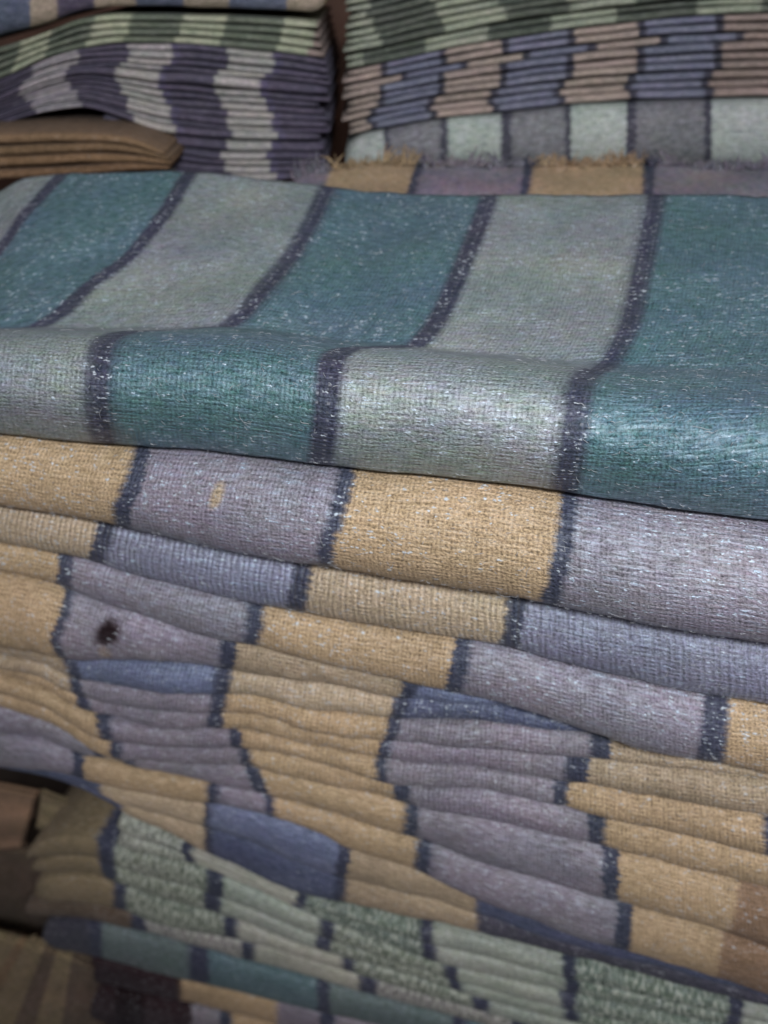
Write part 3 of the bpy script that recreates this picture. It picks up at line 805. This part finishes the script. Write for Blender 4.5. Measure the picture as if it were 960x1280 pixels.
# ------------------------------------------------------------------ rear left pile
ORD = ['topmost', 'second', 'third', 'fourth', 'fifth', 'sixth', 'seventh', 'eighth', 'ninth', 'tenth', 'eleventh', 'twelfth',
       'thirteenth', 'fourteenth', 'fifteenth', 'sixteenth', 'seventeenth', 'eighteenth', 'nineteenth']
GL = 'folded blankets in the rear left pile'
YL = 1.08
Ul = curve([(-60, 84), (0, 58), (60, 40), (110, 21), (150, 17), (260, 19), (400, 27), (430, 33)])
Gl = curve([(-60, 125), (0, 100), (30, 86), (60, 73), (110, 60), (160, 55), (220, 55), (280, 60), (350, 67), (392, 73), (430, 80)])
Wl = curve([(-60, 196), (0, 184), (60, 171), (100, 168), (150, 190), (215, 219), (300, 226), (430, 222)])
fold_row('folded_blanket', 'large smooth blanket in blue grey and tan checks on top of the rear left pile', GL,
         curve([(0, -55), (430, -60)]), Ul, [('denim', 38), ('tan', 70, 72), ('grape', 118), ('tan', 170), ('denim', 230), ('tan', 286), ('denim', 358), ('tan', 404), ('brown', 440)],
         -60, 410, YL, 0, bulge=.16, ncol=80, nlev=14, rib=.1, lint=.1, wob=.003, seed=50, endr=(0, 1))
def between(A_, B_, f): return lambda x: A_(x)*(1-f) + B_(x)*f
def pile(group, where, A_, B_, n, base, offs, xls, xrs, Y, start, total, looks, lint=.12, weights=None, **kw):
    w = weights or [1]*n; tot = sum(w); acc = 0
    ra = random.Random(n*7+start+int(Y*100))
    w = [q*ra.uniform(.8, 1.25) for q in w]; tot = sum(w)
    for i in range(n):
        T = between(A_, B_, acc/tot); acc += w[i]; B = between(A_, B_, acc/tot)
        o_ = offs[i] + ra.uniform(-3.5, 3.5)
        st = [(c, x+o_, x+o_+random.uniform(-2, 2)) for c, x in base]
        nm = ORD[start+i] if start+i < len(ORD) else 'lowest'
        lab = '%s fold from the top in the %s' % (nm, where) if start+i else 'topmost fold in the %s' % where
        kw2 = dict(bulge=.6, ncol=64, nlev=8, rib=.15, wob=.0022)
        kw2.update(kw)
        fold_row('folded_blanket', lab, group, T, B, st, xls[i], xrs[i], Y + random.uniform(-.006, .006), 0, lint=lint, seed=60+start+i, endr=(1, 1), **kw2)
rl = random.Random(5)
pile(GL, 'green and cream rows of the rear left pile', Ul, Gl, 4, [('olive', 22), ('lime', 60), ('olive', 114), ('lime', 161), ('olive', 225), ('lime', 280), ('olive', 352), ('lime', 392), ('clay', 450)],
     [4, 3, -2, -3], [-70]*4, [398, 400, 402, 405], YL, 0, 4, 'green and cream')
offL = [5, 9, 2, -6, -9, -8, -5, 1, 4, 6, 9, 8, 4, -1, 1, 4, 7]
pile(GL, 'purple and grey rows of the rear left pile', Gl, Wl, 17, [('grape', 35), ('ash', 92), ('grape', 155), ('ash2', 209), ('violet', 218), ('grape', 279), ('ash2', 336), ('violet', 346), ('grape', 460)],
     offL, [-70]*11+[-70]+[130]*5, [rl.uniform(398, 414) for _ in range(17)], YL, 0, 17, 'purple and grey', weights=[1, 1, .9, 1, 1.5, .8, 1, 1, 1, 1, .9, 1.3, 1.5, 1, 1, 1, 1])

# plain brown folded cloths in front of the rear left pile
tb = curve([(-60, 170), (0, 166), (100, 163), (150, 168), (180, 177), (213, 192), (240, 200)])
bb = curve([(-60, 228), (0, 226), (50, 223), (120, 217), (215, 212), (240, 212)])
for i in range(4):
    fold_row('folded_cloth', '%s plain brown cloth fold in the short stack behind the teal blanket' % ['topmost', 'second', 'third', 'lowest'][i],
             'plain brown folded cloths', between(tb, bb, i/4), between(tb, bb, (i+1)/4), [('umber', 150), ('umber', 400)], -70, [205, 212, 214, 212][i], 1.0, 0,
             bulge=.6, ncol=60, nlev=10, rib=.4, lint=.15, wob=.003, seed=90+i, endr=(0, 1), cat='cloth', tint=[(1, .95, .9), (.9, .85, .8), (1, .9, .8), (.85, .75, .7)][i], back=.2)

# ------------------------------------------------------------------ rear right pile
GR = 'folded blankets in the rear right pile'
YR = 1.10
Qr = curve([(426, 174), (468, 163), (537, 150), (624, 141), (680, 134), (788, 126), (884, 123), (960, 121), (1020, 121)])
Gr = curve([(426, 90), (480, 79), (560, 62), (620, 51), (700, 39), (790, 28), (860, 21), (960, 17), (1020, 17)])
Tr = curve([(426, 0), (480, -10), (560, -32), (700, -56), (860, -74), (1020, -80)])
rr_ = random.Random(11)
xlr = [427+rr_.uniform(0, 10) for _ in range(20)]
pile(GR, 'green and cream rows of the rear right pile', Tr, Gr, 9, [('fern', 462), ('moss', 540), ('fern', 618), ('moss', 697), ('fern', 779), ('moss', 880), ('fern', 960), ('moss', 1100)],
     [0, 4, -6, 2, 6, 12, 18, -6, -9], xlr[:9], [1030]*9, YR, 0, 9, 'green and cream')
pile(GR, 'peach and slate rows of the rear right pile', Gr, Qr, 9, [('peach', 466), ('coal', 474), ('slate', 540), ('coal', 549), ('peach', 617), ('coal', 627), ('slate', 700), ('coal', 710), ('peach', 788), ('coal', 799), ('slate', 884), ('coal', 896), ('clay', 1100)],
     [10, 14, 34, 4, 8, 6, -2, -7, -3], xlr[9:18], [1030]*9, YR, 0, 9, 'peach and slate blue')
fold_row('folded_blanket', 'large pale and charcoal striped blanket at the bottom of the rear right pile', GR, Qr,
         curve([(426, 232), (700, 222), (1020, 222)]), [('pale', 480, 481), ('coal', 487, 488), ('char', 551), ('coal', 560), ('pale', 626), ('coal', 640), ('char', 706), ('coal', 714), ('pale', 784, 782), ('coal', 796, 795), ('char', 880), ('coal', 890), ('pale', 1100)],
         432, 1030, YR, 0, bulge=.2, ncol=90, nlev=12, rib=.25, lint=.35, wob=.003, seed=99, endr=(1, 0))

# bench that carries the two rear piles, hidden by the front pile
zb = on_plane(480, 232, 1.1, 0).z
bench = bpy.data.objects.new('wooden_bench', None); COL.objects.link(bench); bench.location = (0, 1.2, -1.70)
zt = zb + 1.70
box('bench_top', (-1.2, -.10, zt-.12), (1.2, .30, zt-.06), dark_wood, bench)
for sx in (-1.1, 1.02):
    for sy in (-.10, .22):
        box('leg', (sx, sy, 0), (sx+.08, sy+.08, zt-.12), dark_wood, bench)
tag(bench, 'dark wooden bench carrying the rear piles of blankets', 'bench')
